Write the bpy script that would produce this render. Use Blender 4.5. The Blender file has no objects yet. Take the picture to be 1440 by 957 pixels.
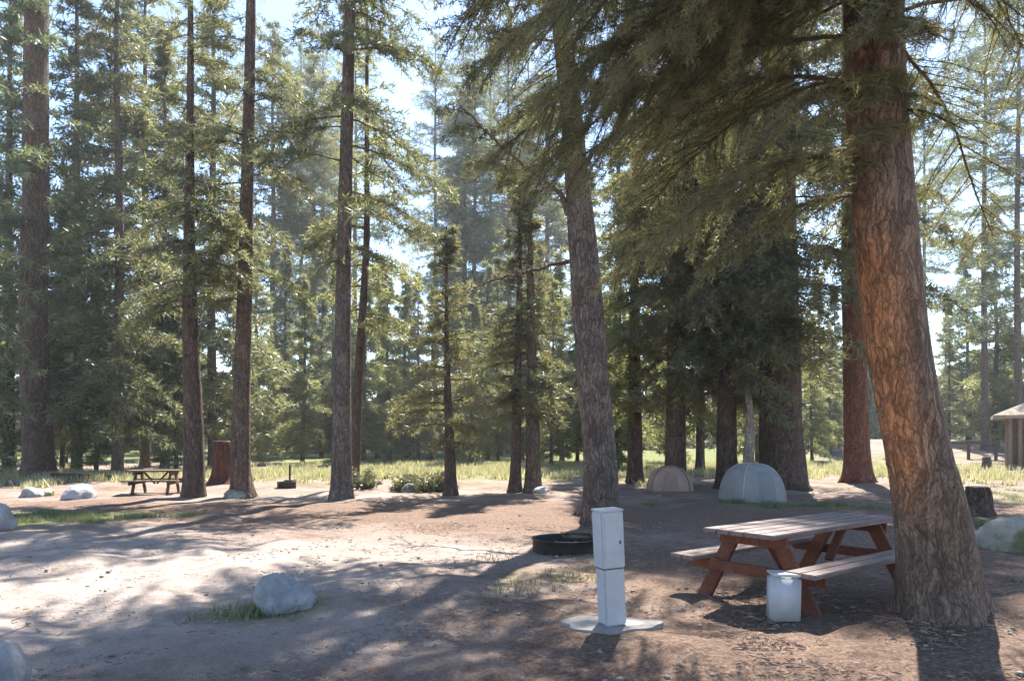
import bpy, bmesh, math, random
import numpy as np
from mathutils import noise as mnoise, Vector, Matrix
sc = bpy.context.scene
COL = sc.collection
R = math.radians
F, CX, HY, EYE = 1040.0, 720.0, 612.0, 1.6      # focal length, centre column, horizon row, eye height

# ---------------------------------------------------------------- ground height
def gh(x, y):
    x = np.asarray(x, float); y = np.asarray(y, float)
    h = 0.035*np.sin(0.9*x+0.4*y)*np.cos(0.7*y-0.3*x) + 0.02*np.sin(2.1*x-1.3*y+1.0) + 0.012*np.sin(3.7*x+2.9*y)
    h = h*np.clip((np.hypot(x, y)-1.0)/4, 0.25, 1)
    h = h + 0.10*np.exp(-((x-3.64)**2+(y-6.25)**2)/0.7)             # root mound of the big pine
    h = h + 0.16*np.exp(-(((x-4.9)/0.9)**2+((y-6.5)/0.7)**2))       # low hump to its right
    h = h + 1.35*np.exp(-(((x-31)/16)**2+((y-58)/9)**2))            # dirt bank far right
    h = h + 0.10*np.exp(-(((x+9)/4)**2+((y-13)/2.5)**2))
    return h
def ghs(x, y): return float(gh(x, y))
def ground_at(px, py):
    d = EYE*F/(py-HY)
    return (px-CX)/F*d, d
def at(px, py, d):
    return np.array([(px-CX)/F*d, d, EYE-(py-HY)/F*d])

# ---------------------------------------------------------------- node helpers
def new_mat(name):
    m = bpy.data.materials.new(name); m.use_nodes = True
    nt = m.node_tree; nt.nodes.clear()
    out = nt.nodes.new('ShaderNodeOutputMaterial')
    return m, nt, out
def N(nt, t, **kw):
    n = nt.nodes.new(t)
    for k, v in kw.items():
        if k == 'ins':
            for a, b in v.items():
                n.inputs[a].default_value = b
        else: setattr(n, k, v)
    return n
def L(nt, a, b): nt.links.new(a, b)
def ramp(nt, src, stops):
    r = N(nt, 'ShaderNodeValToRGB')
    el = r.color_ramp.elements
    while len(el) < len(stops): el.new(0.5)
    for e, (p, c) in zip(el, stops):
        e.position = p; e.color = (*c, 1) if len(c) == 3 else c
    L(nt, src, r.inputs[0]); return r
def mixc(nt, fac, a, b, mode='MIX'):
    m = N(nt, 'ShaderNodeMix', data_type='RGBA', blend_type=mode)
    for s, v in ((m.inputs[0], fac), (m.inputs[6], a), (m.inputs[7], b)):
        if hasattr(v, 'is_linked') or hasattr(v, 'node'): L(nt, v, s)
        else: s.default_value = (*v, 1) if isinstance(v, (tuple, list)) and len(v) == 3 else v
    return m.outputs[2]
def coords(nt, scale=(1, 1, 1)):
    tc = N(nt, 'ShaderNodeTexCoord'); mp = N(nt, 'ShaderNodeMapping'); mp.inputs['Scale'].default_value = scale
    L(nt, tc.outputs['Object'], mp.inputs[0]); return mp.outputs[0]
def noise_n(nt, vec, scale, detail=6, rough=0.6):
    n = N(nt, 'ShaderNodeTexNoise', ins={'Scale': scale, 'Detail': detail, 'Roughness': rough}); L(nt, vec, n.inputs['Vector']); return n.outputs[0]
def bsdf(nt, out, col, rough=0.85, spec=0.25, bump=None, bs=0.5, bd=0.02):
    p = N(nt, 'ShaderNodeBsdfPrincipled'); p.inputs['Specular IOR Level'].default_value = spec
    if hasattr(rough, 'node'): L(nt, rough, p.inputs['Roughness'])
    else: p.inputs['Roughness'].default_value = rough
    if hasattr(col, 'node'): L(nt, col, p.inputs['Base Color'])
    else: p.inputs['Base Color'].default_value = (*col, 1)
    if bump is not None:
        b = N(nt, 'ShaderNodeBump', ins={'Strength': bs, 'Distance': bd}); L(nt, bump, b.inputs['Height']); L(nt, b.outputs[0], p.inputs['Normal'])
    L(nt, p.outputs[0], out.inputs[0]); return p

def bark_mat(name, plate, plate2, crack, sc_=9.0, patch=None):
    m, nt, out = new_mat(name)
    v = coords(nt)
    wob = N(nt, 'ShaderNodeTexNoise', ins={'Scale': 4.0, 'Detail': 3.0}); L(nt, v, wob.inputs['Vector'])
    add = N(nt, 'ShaderNodeVectorMath', operation='MULTIPLY_ADD'); add.inputs[1].default_value = (.16, .16, .45)
    L(nt, wob.outputs['Color'], add.inputs[0]); L(nt, v, add.inputs[2])
    mp = N(nt, 'ShaderNodeMapping'); mp.inputs['Scale'].default_value = (1, 1, .20); L(nt, add.outputs[0], mp.inputs[0])
    vo = N(nt, 'ShaderNodeTexVoronoi', feature='DISTANCE_TO_EDGE', ins={'Scale': sc_*1.7}); L(nt, mp.outputs[0], vo.inputs['Vector'])
    fine = noise_n(nt, mp.outputs[0], 38, 5, .7)
    big = noise_n(nt, v, 1.7, 4, .6)
    c = ramp(nt, big, [(.38, plate), (.62, plate2)]).outputs[0]
    if patch:                                                   # orange tint over one flank of the trunk, broken up by noise
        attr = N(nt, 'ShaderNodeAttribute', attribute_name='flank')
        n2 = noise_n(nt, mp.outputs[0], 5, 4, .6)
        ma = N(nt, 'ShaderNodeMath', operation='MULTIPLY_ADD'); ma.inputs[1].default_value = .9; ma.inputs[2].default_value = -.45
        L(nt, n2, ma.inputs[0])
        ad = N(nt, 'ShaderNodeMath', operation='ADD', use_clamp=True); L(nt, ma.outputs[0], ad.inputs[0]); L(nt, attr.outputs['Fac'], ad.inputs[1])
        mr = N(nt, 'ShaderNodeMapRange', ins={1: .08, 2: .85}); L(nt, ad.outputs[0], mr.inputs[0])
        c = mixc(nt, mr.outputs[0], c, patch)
    vc = N(nt, 'ShaderNodeTexVoronoi', ins={'Scale': sc_*1.7}); L(nt, mp.outputs[0], vc.inputs['Vector'])
    sx = N(nt, 'ShaderNodeSeparateXYZ'); L(nt, vc.outputs['Color'], sx.inputs[0])
    c = mixc(nt, 1.0, c, ramp(nt, sx.outputs[0], [(0, (.72, .72, .74)), (1, (1.28, 1.24, 1.2))]).outputs[0], 'MULTIPLY')
    f2 = ramp(nt, fine, [(.25, (.55, .55, .55)), (.75, (1.25, 1.2, 1.15))]).outputs[0]
    c = mixc(nt, 1.0, c, f2, 'MULTIPLY')
    cr = ramp(nt, vo.outputs['Distance'], [(.0, (0, 0, 0)), (.22, (1, 1, 1))]).outputs[0]
    vo2 = N(nt, 'ShaderNodeTexVoronoi', feature='DISTANCE_TO_EDGE', ins={'Scale': sc_*4.5}); L(nt, mp.outputs[0], vo2.inputs['Vector'])
    cr2 = ramp(nt, vo2.outputs['Distance'], [(.0, (.55, .52, .5)), (.2, (1.05, 1.05, 1.05))]).outputs[0]
    c = mixc(nt, 1.0, c, cr2, 'MULTIPLY')
    brk = ramp(nt, noise_n(nt, v, 6, 5, .7), [(.35, (.1, .1, .1)), (.65, (.85, .85, .85))]).outputs[0]
    crk = mixc(nt, brk, (1, 1, 1), cr)
    c = mixc(nt, crk, crack, c)
    hm = N(nt, 'ShaderNodeMath', operation='MULTIPLY_ADD'); hm.inputs[1].default_value = .35
    L(nt, fine, hm.inputs[0]); L(nt, cr, hm.inputs[2])
    bsdf(nt, out, c, .92, .15, hm.outputs[0], .6 if patch else .8, .03)
    return m

def needle_mat(name, dark, mid, light, trans=.38):
    m, nt, out = new_mat(name)
    at_ = N(nt, 'ShaderNodeAttribute', attribute_name='tint')
    oi = N(nt, 'ShaderNodeObjectInfo')
    ad = N(nt, 'ShaderNodeMath', operation='MULTIPLY_ADD'); ad.inputs[1].default_value = .3
    L(nt, oi.outputs['Random'], ad.inputs[0]); L(nt, at_.outputs['Fac'], ad.inputs[2])
    sb = N(nt, 'ShaderNodeMath', operation='SUBTRACT'); sb.inputs[1].default_value = .15; L(nt, ad.outputs[0], sb.inputs[0])
    c = ramp(nt, sb.outputs[0], [(.0, dark), (.55, mid), (.95, light)]).outputs[0]
    d = N(nt, 'ShaderNodeBsdfDiffuse'); t = N(nt, 'ShaderNodeBsdfTranslucent'); g = N(nt, 'ShaderNodeBsdfGlossy', ins={'Roughness': .45})
    g.inputs[0].default_value = (.9, .95, 1, 1)
    tc = mixc(nt, .5, c, (.30, .30, .07), 'MIX')
    tc = mixc(nt, .45, c, tc)
    L(nt, c, d.inputs[0]); L(nt, tc, t.inputs[0])
    m1 = N(nt, 'ShaderNodeMixShader', ins={0: trans}); L(nt, d.outputs[0], m1.inputs[1]); L(nt, t.outputs[0], m1.inputs[2])
    m2 = N(nt, 'ShaderNodeMixShader', ins={0: .05}); L(nt, m1.outputs[0], m2.inputs[1]); L(nt, g.outputs[0], m2.inputs[2])
    L(nt, m2.outputs[0], out.inputs[0]); return m

def wood_mat(name, a, b, scale=(3, 40, 40), rough=.8):
    m, nt, out = new_mat(name)
    v = coords(nt, scale); g = noise_n(nt, v, 1.0, 6, .65); big = noise_n(nt, coords(nt), 5, 4, .6)
    c = ramp(nt, g, [(.3, a), (.7, b)]).outputs[0]
    c = mixc(nt, 1.0, c, ramp(nt, big, [(.3, (.7, .7, .72)), (.7, (1.15, 1.12, 1.1))]).outputs[0], 'MULTIPLY')
    bsdf(nt, out, c, rough, .3, g, .4, .006); return m

def rock_mat(name, a, b, moss=None):
    m, nt, out = new_mat(name)
    v = coords(nt)
    n1 = noise_n(nt, v, 3.2, 8, .65); n2 = noise_n(nt, v, 45, 4, .7)
    c = ramp(nt, n1, [(.33, a), (.67, b)]).outputs[0]
    c = mixc(nt, 1.0, c, ramp(nt, n2, [(.25, (.8, .8, .8)), (.7, (1.1, 1.1, 1.1))]).outputs[0], 'MULTIPLY')
    if moss:
        c = mixc(nt, ramp(nt, noise_n(nt, v, 2.1, 6, .6), [(.46, (0, 0, 0)), (.6, (1, 1, 1))]).outputs[0], c, moss)
    s = N(nt, 'ShaderNodeMath', operation='MULTIPLY_ADD'); s.inputs[1].default_value = .25; L(nt, n2, s.inputs[0]); L(nt, n1, s.inputs[2])
    bsdf(nt, out, c, .9, .2, s.outputs[0], .7, .05); return m

def plain_mat(name, col, rough=.6, var=.15, spec=.3, metal=0.0, dirt=None):
    m, nt, out = new_mat(name)
    v = coords(nt); n = noise_n(nt, v, 7, 6, .7)
    lo = tuple(x*(1-var) for x in col); hi = tuple(min(1, x*(1+var)) for x in col)
    c = ramp(nt, n, [(.3, lo), (.7, hi)]).outputs[0]
    if dirt:
        c = mixc(nt, ramp(nt, noise_n(nt, v, 11, 7, .75), [(.55, (0, 0, 0)), (.75, (1, 1, 1))]).outputs[0], c, dirt)
    p = bsdf(nt, out, c, rough, spec, noise_n(nt, v, 60, 3), .15, .004); p.inputs['Metallic'].default_value = metal
    return m

BARK_GREY = bark_mat('bark grey brown', (.165, .135, .118), (.225, .19, .168), (.035, .026, .022), 10)
BARK_RED = bark_mat('bark red brown', (.20, .14, .108), (.18, .148, .13), (.04, .022, .016), 9)
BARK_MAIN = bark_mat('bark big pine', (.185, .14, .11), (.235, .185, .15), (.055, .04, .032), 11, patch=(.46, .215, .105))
BARK_DARK = bark_mat('bark dark brown', (.13, .095, .078), (.16, .12, .10), (.03, .02, .018), 9)
BARK_MAROON = bark_mat('bark maroon', (.17, .065, .05), (.13, .07, .06), (.04, .02, .018), 8)
BARK_RUST = bark_mat('bark rust', (.25, .115, .08), (.20, .11, .085), (.05, .025, .02), 9)
BARK_PALE = bark_mat('bark pale', (.36, .32, .27), (.46, .42, .36), (.12, .10, .09), 11)
TWIG = plain_mat('twig bark', (.10, .075, .058), .9, .3, .1)
DEADTWIG = plain_mat('dead twig', (.20, .16, .13), .9, .3, .1)
ND_BG = needle_mat('needles grey green', (.062, .072, .036), (.15, .155, .075), (.25, .24, .115), .58)
ND_FIR = needle_mat('needles fir', (.040, .066, .036), (.095, .128, .062), (.175, .19, .09), .54)
ND_OLIVE = needle_mat('needles olive', (.062, .062, .026), (.145, .132, .054), (.23, .20, .08), .56)
ND_LIGHT = needle_mat('needles light', (.10, .12, .048), (.195, .205, .08), (.28, .27, .12), .62)
ND_BLUE = needle_mat('needles blue green', (.06, .08, .058), (.115, .148, .096), (.18, .205, .125), .57)
SHRUB = needle_mat('shrub leaves', (.06, .065, .03), (.11, .11, .05), (.18, .165, .08), .4)
GRASS_G = needle_mat('green grass', (.06, .08, .03), (.12, .14, .06), (.24, .23, .12), .4)
GRASS_D = needle_mat('dry grass', (.28, .26, .12), (.44, .41, .22), (.55, .52, .33), .45)

# ---------------------------------------------------------------- object helpers
def link(o, parent=None):
    COL.objects.link(o)
    if parent is not None: o.parent = parent
    return o
def empty(name, loc, label, cat, group=None, rz=0.0):
    o = bpy.data.objects.new(name, None); o.empty_display_size = .3
    o.location = loc; o.rotation_euler = (0, 0, rz); link(o)
    return tag(o, label, cat, group)
def tag(o, label=None, cat=None, group=None, kind=None):
    if label: o['label'] = label
    if cat: o['category'] = cat
    if group: o['group'] = group
    if kind: o['kind'] = kind
    return o
def np_mesh(name, V, faces_list, mats, tint=None, smooth=False, flank=None):
    """faces_list: list of (array (n,k), material index)"""
    me = bpy.data.meshes.new(name)
    V = np.asarray(V, np.float32)
    loops = np.concatenate([f.ravel() for f, _ in faces_list]).astype(np.int32)
    starts = []; tot = []; mi = []; off = 0
    for f, m in faces_list:
        n, k = f.shape
        starts.append(off+np.arange(n)*k); tot.append(np.full(n, k)); mi.append(np.full(n, m)); off += n*k
    starts = np.concatenate(starts).astype(np.int32); mi = np.concatenate(mi).astype(np.int32)
    me.vertices.add(len(V)); me.vertices.foreach_set('co', V.ravel())
    me.loops.add(len(loops)); me.loops.foreach_set('vertex_index', loops)
    me.polygons.add(len(starts)); me.polygons.foreach_set('loop_start', starts)
    me.polygons.foreach_set('material_index', mi)
    me.polygons.foreach_set('use_smooth', np.full(len(starts), smooth))
    for m in mats: me.materials.append(m)
    if tint is not None:
        a = me.attributes.new('tint', 'FLOAT', 'POINT'); a.data.foreach_set('value', np.asarray(tint, np.float32))
    if flank is not None:
        a = me.attributes.new('flank', 'FLOAT', 'POINT'); a.data.foreach_set('value', np.asarray(flank, np.float32))
    me.update(calc_edges=True); me.validate()
    return me
def obj(name, me, parent=None):
    return link(bpy.data.objects.new(name, me), parent)

def tube(P, rad, sides=6):
    """tapered tube through points P -> verts, quads"""
    P = np.asarray(P, float); n = len(P); rad = np.asarray(rad, float)
    T = np.gradient(P, axis=0); T /= np.linalg.norm(T, axis=1, keepdims=True)+1e-9
    ref = np.array([0, 0, 1.]) if abs(T[:, 2]).mean() < .8 else np.array([1., 0, 0])
    A = np.cross(T, ref); A /= np.linalg.norm(A, axis=1, keepdims=True)+1e-9
    B = np.cross(T, A)
    th = np.arange(sides)/sides*2*np.pi
    V = P[:, None]+rad[:, None, None]*(np.cos(th)[None, :, None]*A[:, None]+np.sin(th)[None, :, None]*B[:, None])
    i = np.arange(n-1)[:, None]*sides; j = np.arange(sides)[None]; j2 = (j+1) % sides
    Q = np.stack([i+j, i+j2, i+sides+j2, i+sides+j], -1).reshape(-1, 4)
    return V.reshape(-1, 3), Q

def trunk_mesh(name, P, rad, mat, seed, sides=20, dz=.35, amp=.05, flare=.45, flare_h=.3, flank=None):
    """P: rising path points (local, first at ground), rad: radii"""
    rng = np.random.default_rng(seed)
    P = np.asarray(P, float); z = P[:, 2]
    zz = np.concatenate([[-.25, -.1], np.arange(0, 1.2, dz*.35), np.arange(1.2, max(1.2, z[-1]), dz), [z[-1]]])
    zz = np.concatenate([zz[:-1][zz[:-1] < z[-1]-.02], [z[-1]]])
    x = np.interp(zz, z, P[:, 0]); y = np.interp(zz, z, P[:, 1]); r = np.interp(zz, z, rad)
    for _ in range(3):                                          # soften the joints of the path
        x[1:-1] = (x[:-2]+2*x[1:-1]+x[2:])/4; y[1:-1] = (y[:-2]+2*y[1:-1]+y[2:])/4
    th = np.arange(sides)/sides*2*np.pi
    Zg, Tg = np.meshgrid(zz, th, indexing='ij')
    m = np.zeros_like(Zg)
    for k in (2, 3, 5, 7, 9, 13):
        ph = rng.uniform(0, 6.28); tw = rng.uniform(-.5, .5); fz = rng.uniform(.5, 2.5)
        m += np.cos(k*Tg+ph+tw*Zg+.8*np.sin(fz*Zg+ph))/math.sqrt(k)
    fl = flare*np.exp(-np.clip(Zg, 0, None)/flare_h)*(.75+.45*np.cos(5*Tg+rng.uniform(0, 6))+.2*np.cos(3*Tg+rng.uniform(0, 6)))
    rr = r[:, None]*(1+amp*m*.6+np.clip(fl, -.05, 2))
    V = np.stack([x[:, None]+rr*np.cos(Tg), y[:, None]+rr*np.sin(Tg), Zg], -1).reshape(-1, 3)
    n = len(zz)
    i = np.arange(n-1)[:, None]*sides; j = np.arange(sides)[None]; j2 = (j+1) % sides
    Q = np.stack([i+j, i+j2, i+sides+j2, i+sides+j], -1).reshape(-1, 4)
    cap = np.array([[(n-1)*sides+k for k in range(sides)]])
    fk = None
    if flank: fk = flank(Tg, Zg).ravel()
    return np_mesh(name, V, [(Q, 0), (cap, 0)], [mat], smooth=True, flank=fk)

def unit(a): return a/(np.linalg.norm(a, axis=-1, keepdims=True)+1e-9)

class Crown:
    """collects twigs (tubes) and needle tufts of one crown"""
    def __init__(s, seed):
        s.rng = np.random.default_rng(seed); s.V = []; s.Q = []; s.nv = 0; s.tp = []; s.td = []; s.tt = []
    def wood(s, P, rad, sides=4):
        V, Q = tube(P, rad, sides); s.V.append(V); s.Q.append(Q+s.nv); s.nv += len(V)
    def branch(s, p0, az, Ln, rise, droop, r0, step=.3, sub=.45, tstep=.12, bare=.2, tint=.0, wav=.06, full=True):
        rng = s.rng; n = 9
        t = np.linspace(0, 1, n); h = np.array([math.cos(az), math.sin(az), 0]); side = np.array([-h[1], h[0], 0])
        wob = np.cumsum(rng.normal(0, wav, n))*Ln*.25
        P = p0+np.outer(t*Ln, h)+np.outer(wob, side); P[:, 2] += Ln*(rise*t-droop*t*t)+np.cumsum(rng.normal(0, wav*.5, n))*Ln*.15
        s.wood(P, r0*(1-.88*t)+.003)
        m = max(2, int(Ln*(1-bare)/step))
        tj = bare+(1-bare)*(np.arange(m)+rng.uniform(.1, .9, m))/m
        C = np.stack([np.interp(tj, t, P[:, k]) for k in range(3)], -1)
        tan = unit(np.gradient(P, axis=0)); D = np.stack([np.interp(tj, t, tan[:, k]) for k in range(3)], -1)
        for sg in (1, -1):
            ln = sub*Ln*(.35+.65*np.sin(np.pi*np.clip(.15+tj*.8, 0, 1)))*rng.uniform(.5, 1.15, m)
            d2 = unit(D*.75+sg*side*rng.uniform(.6, 1.1, (m, 1))+np.array([0, 0, 1])*rng.normal(-.12, .18, (m, 1)))
            q = np.maximum(1, (ln/tstep).astype(int))
            for k in range(m):
                u = (np.arange(q[k])+.6)/q[k]
                pos = C[k]+np.outer(u*ln[k], d2[k]); pos[:, 2] -= .22*ln[k]*u*u
                s.tp.append(pos); s.td.append(np.repeat(d2[k][None], q[k], 0)); s.tt.append(np.full(q[k], np.clip(rng.normal(.45, .18)+tint, 0, 1)))
                if full and ln[k] > .15: 
                    s.wood(np.array([C[k], C[k]+d2[k]*ln[k]*.5-[0, 0, .05*ln[k]], C[k]+d2[k]*ln[k]-[0, 0, .22*ln[k]]]), np.array([r0*.25+.002, r0*.18+.002, .0015]), 3)
        q = max(3, int(Ln*(1-bare)/tstep)); u = np.linspace(bare, 1, q)
        s.tp.append(np.stack([np.interp(u, t, P[:, k]) for k in range(3)], -1)); s.td.append(np.stack([np.interp(u, t, tan[:, k]) for k in range(3)], -1)); s.tt.append(np.full(q, .45+tint))
    def mesh(s, name, needle, mats, K=6, ln=.2, w=.025, spread=.75):
        rng = s.rng
        Vw = np.concatenate(s.V) if s.V else np.zeros((0, 3)); Qw = np.concatenate(s.Q) if s.Q else np.zeros((0, 4), int)
        P = np.concatenate(s.tp); D = np.concatenate(s.td); T = np.concatenate(s.tt)
        P = np.repeat(P, K, 0); D = np.repeat(D, K, 0); T = np.repeat(T, K)
        n = len(P)
        d = unit(D*rng.uniform(.5, 1.1, (n, 1))+rng.normal(0, spread, (n, 3)))
        l = ln*rng.uniform(.55, 1.25, (n, 1))
        b = P+rng.normal(0, ln*.22, (n, 3))
        wv = unit(np.cross(d, rng.normal(0, 1, (n, 3))))*w*rng.uniform(.6, 1.3, (n, 1))
        V = np.empty((n, 3, 3)); V[:, 0] = b-wv*.5; V[:, 1] = b+wv*.5; V[:, 2] = b+d*l
        Fc = np.arange(n*3).reshape(-1, 3)+len(Vw)
        tint = np.concatenate([np.zeros(len(Vw)), np.repeat(np.clip(T+rng.normal(0, .08, n), 0, 1), 3)])
        fl = ([(Qw, 1)] if len(Qw) else [])+[(Fc, 0)]
        return np_mesh(name, np.concatenate([Vw, V.reshape(-1, 3)]), fl, mats, tint=tint)

def fir_profile(t): return (1-t)**.85*min(1, .55+t*3)
def pine_profile(t): return (math.sin(math.pi*min(1, .18+.82*t)))**.7*.9+.06
def build_crown(c, axis, z0, z1, Rm, dens, prof, rise, droop, step, sub, tstep, r0=.03, az_bias=None, drop=.12, full=True, bare=.2):
    z = z0; rng = c.rng
    while z < z1:
        t = (z-z0)/(z1-z0)
        if rng.random() > drop:
            az = rng.uniform(0, 2*np.pi)
            if az_bias is not None and rng.random() < az_bias[1]: az = az_bias[0]+rng.normal(0, .6)
            Ln = max(.25, Rm*prof(t)*rng.uniform(.55, 1.15))
            c.branch(axis(z), az, Ln, rise[0]+(rise[1]-rise[0])*t+rng.normal(0, .06), droop*(1-t*.6), r0*(.4+.6*Ln/Rm), step, sub, tstep, bare, tint=rng.normal(0, .12), full=full)
        z += rng.exponential(1.0/dens)

# ---------------------------------------------------------------- sky, sun, camera
SUN_EL, SUN_AZ = R(54), math.atan2(.26, .97)                      # sun ahead of the camera, a little to the right
w = bpy.data.worlds.new('World'); sc.world = w; w.use_nodes = True
nt = w.node_tree; nt.nodes.clear()
sky = nt.nodes.new('ShaderNodeTexSky'); sky.sky_type = 'NISHITA'; sky.sun_disc = False
sky.sun_elevation = SUN_EL; sky.sun_rotation = SUN_AZ; sky.dust_density = .25; sky.air_density = 1.0; sky.ozone_density = 2.5
bg = nt.nodes.new('ShaderNodeBackground'); bg.inputs[1].default_value = .085
wo = nt.nodes.new('ShaderNodeOutputWorld'); nt.links.new(sky.outputs[0], bg.inputs[0]); nt.links.new(bg.outputs[0], wo.inputs[0])
sl = bpy.data.lights.new('sun', 'SUN'); sl.energy = 5.0; sl.angle = R(.53); sl.color = (1, .94, .85)
so = bpy.data.objects.new('sun', sl); link(so)
sd = Vector((math.sin(SUN_AZ)*math.cos(SUN_EL), math.cos(SUN_AZ)*math.cos(SUN_EL), math.sin(SUN_EL)))
so.rotation_euler = sd.to_track_quat('Z', 'Y').to_euler(); so.location = sd*60
cam = bpy.data.cameras.new('camera'); co = bpy.data.objects.new('camera', cam); link(co)
co.location = (0, 0, EYE); co.rotation_euler = (R(90), 0, 0)
cam.sensor_width = 36; cam.lens = 36*F/1440; cam.shift_y = (HY-478.5)/1440; cam.clip_end = 3000; cam.clip_start = .05
sc.camera = co
sc.view_settings.view_transform = 'Standard'; sc.view_settings.look = 'None'; sc.view_settings.gamma = 1
sc.view_settings.exposure = 2.15
sc.cycles.use_denoising = True
sc.cycles.max_bounces = 8; sc.cycles.diffuse_bounces = 6; sc.cycles.transmission_bounces = 6

# ---------------------------------------------------------------- ground
def cover(x, y):
    """how much needle litter / green growth lies at a spot (0..1)"""
    g = lambda cx, cy, rx, ry: np.exp(-(((x-cx)/rx)**2+((y-cy)/ry)**2))
    lit = .50+.55*g(4.5, 7.5, 4, 3)+.45*g(1.5, 14.5, 6, 2.2)+.4*g(0, 2.8, 5, 1.6)+.5*g(-6, 16.5, 4.5, 1.6)+.3*g(9, 14, 4, 5)+.3*g(1.5, 4.6, 2.2, 1.5)
    lit = lit-.55*g(-6.5, 9.4, 4.0, 2.6)-.5*g(-4, 6.2, 3.6, 1.8)-.2*g(-1.5, 10, 2.5, 2.0)-.3*g(-5, 19, 3, 2)
    gr = 1.1*g(-9.6, 13.6, 2.6, 1.9)+.9*g(-2.2, 6.7, .7, .5)*.8+.8*g(6.6, 17, 2.8, 1.0)+1.0*g(9.8, 10.6, 2.2, 2.2)+.9*g(17, 18, 5, 4)+.6*g(-3, 31, 18, 8)+.6*g(10, 45, 25, 9)+1.1*np.clip((y-41)/8, 0, 1)*np.clip((np.abs(x-27)-8)/3, 0, 1)+.35*g(.3, 8.3, 1.3, 1)
    return np.clip(lit, 0, 1), np.clip(gr, 0, 1)
def axis_pts(a, b, n, k):
    u = np.linspace(-1, 1, n); s = np.sinh(k*u)/np.sinh(k)
    return np.where(s < 0, -s*a, s*b)
def build_ground():
    xs = axis_pts(-900, 900, 420, 6.2)
    ys = np.concatenate([np.linspace(-60, 0, 14)[:-1], np.linspace(0, 26, 240)[:-1], 26*np.exp(np.linspace(0, math.log(60), 110))])
    X, Y = np.meshgrid(xs, ys); Z = gh(X, Y)
    rng = np.random.default_rng(3); near = np.exp(-np.hypot(X, Y)/14)
    Z = Z+rng.normal(0, .006, X.shape)*near
    for k in range(26):
        wl = rng.uniform(.35, 1.6); a = rng.uniform(0, 6.28); Z = Z+.0042*wl*np.sin((X*math.cos(a)+Y*math.sin(a))*6.283/wl+rng.uniform(0, 6.28))*np.clip(near*2, 0, 1)
    nx, ny = len(xs), len(ys)
    i = np.arange(ny-1)[:, None]*nx; j = np.arange(nx-1)[None]
    Q = np.stack([i+j, i+j+1, i+nx+j+1, i+nx+j], -1).reshape(-1, 4)
    m, nt, out = new_mat('forest floor')
    v = coords(nt)
    n_big = noise_n(nt, v, .55, 6, .6); n_mid = noise_n(nt, v, 3.2, 8, .68); n_fine = noise_n(nt, v, 26, 6, .75); n_grit = noise_n(nt, v, 70, 5, .75)
    la = N(nt, 'ShaderNodeAttribute', attribute_name='litter'); ga = N(nt, 'ShaderNodeAttribute', attribute_name='green')
    dust = ramp(nt, n_mid, [(.3, (.22, .178, .152)), (.5, (.33, .278, .245)), (.7, (.44, .385, .352))]).outputs[0]
    dust = mixc(nt, 1, dust, ramp(nt, n_grit, [(.3, (.55, .54, .53)), (.7, (1.32, 1.32, 1.32))]).outputs[0], 'MULTIPLY')
    lit = ramp(nt, n_fine, [(.3, (.07, .046, .036)), (.5, (.155, .107, .083)), (.72, (.29, .215, .175))]).outputs[0]
    def thresh(attr, amt, lo, hi):
        a = N(nt, 'ShaderNodeMath', operation='MULTIPLY_ADD'); a.inputs[1].default_value = amt; a.inputs[2].default_value = -amt*.5
        L(nt, n_mid, a.inputs[0])
        a2 = N(nt, 'ShaderNodeMath', operation='MULTIPLY_ADD'); a2.inputs[1].default_value = amt; L(nt, n_big, a2.inputs[0]); L(nt, a.outputs[0], a2.inputs[2])
        b = N(nt, 'ShaderNodeMath', operation='ADD'); L(nt, a2.outputs[0], b.inputs[0]); L(nt, attr.outputs['Fac'], b.inputs[1])
        mr = N(nt, 'ShaderNodeMapRange', ins={1: lo, 2: hi}); L(nt, b.outputs[0], mr.inputs[0]); return mr.outputs[0]
    lit = mixc(nt, 1, lit, ramp(nt, n_grit, [(.3, (.6, .6, .6)), (.7, (1.35, 1.3, 1.25))]).outputs[0], 'MULTIPLY')
    c = mixc(nt, thresh(la, 1.3, .75, 1.35), dust, lit)
    grn = ramp(nt, n_fine, [(.3, (.05, .07, .022)), (.55, (.14, .155, .06)), (.75, (.30, .28, .14))]).outputs[0]
    c = mixc(nt, thresh(ga, .8, .65, 1.15), c, grn)
    h = N(nt, 'ShaderNodeMath', operation='MULTIPLY_ADD'); h.inputs[1].default_value = .35; L(nt, n_fine, h.inputs[0]); L(nt, n_mid, h.inputs[2])
    bsdf(nt, out, c, .95, .1, h.outputs[0], 1.0, .09)
    me = np_mesh('ground', np.stack([X, Y, Z], -1).reshape(-1, 3), [(Q, 0)], [m], smooth=True)
    l_, g_ = cover(X, Y)
    for nm, a in (('litter', l_), ('green', g_)):
        at_ = me.attributes.new(nm, 'FLOAT', 'POINT'); at_.data.foreach_set('value', a.ravel().astype(np.float32))
    tag(obj('ground', me), 'dusty forest floor of pale dirt and brown needle litter', 'ground', kind='structure')
build_ground()

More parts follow.
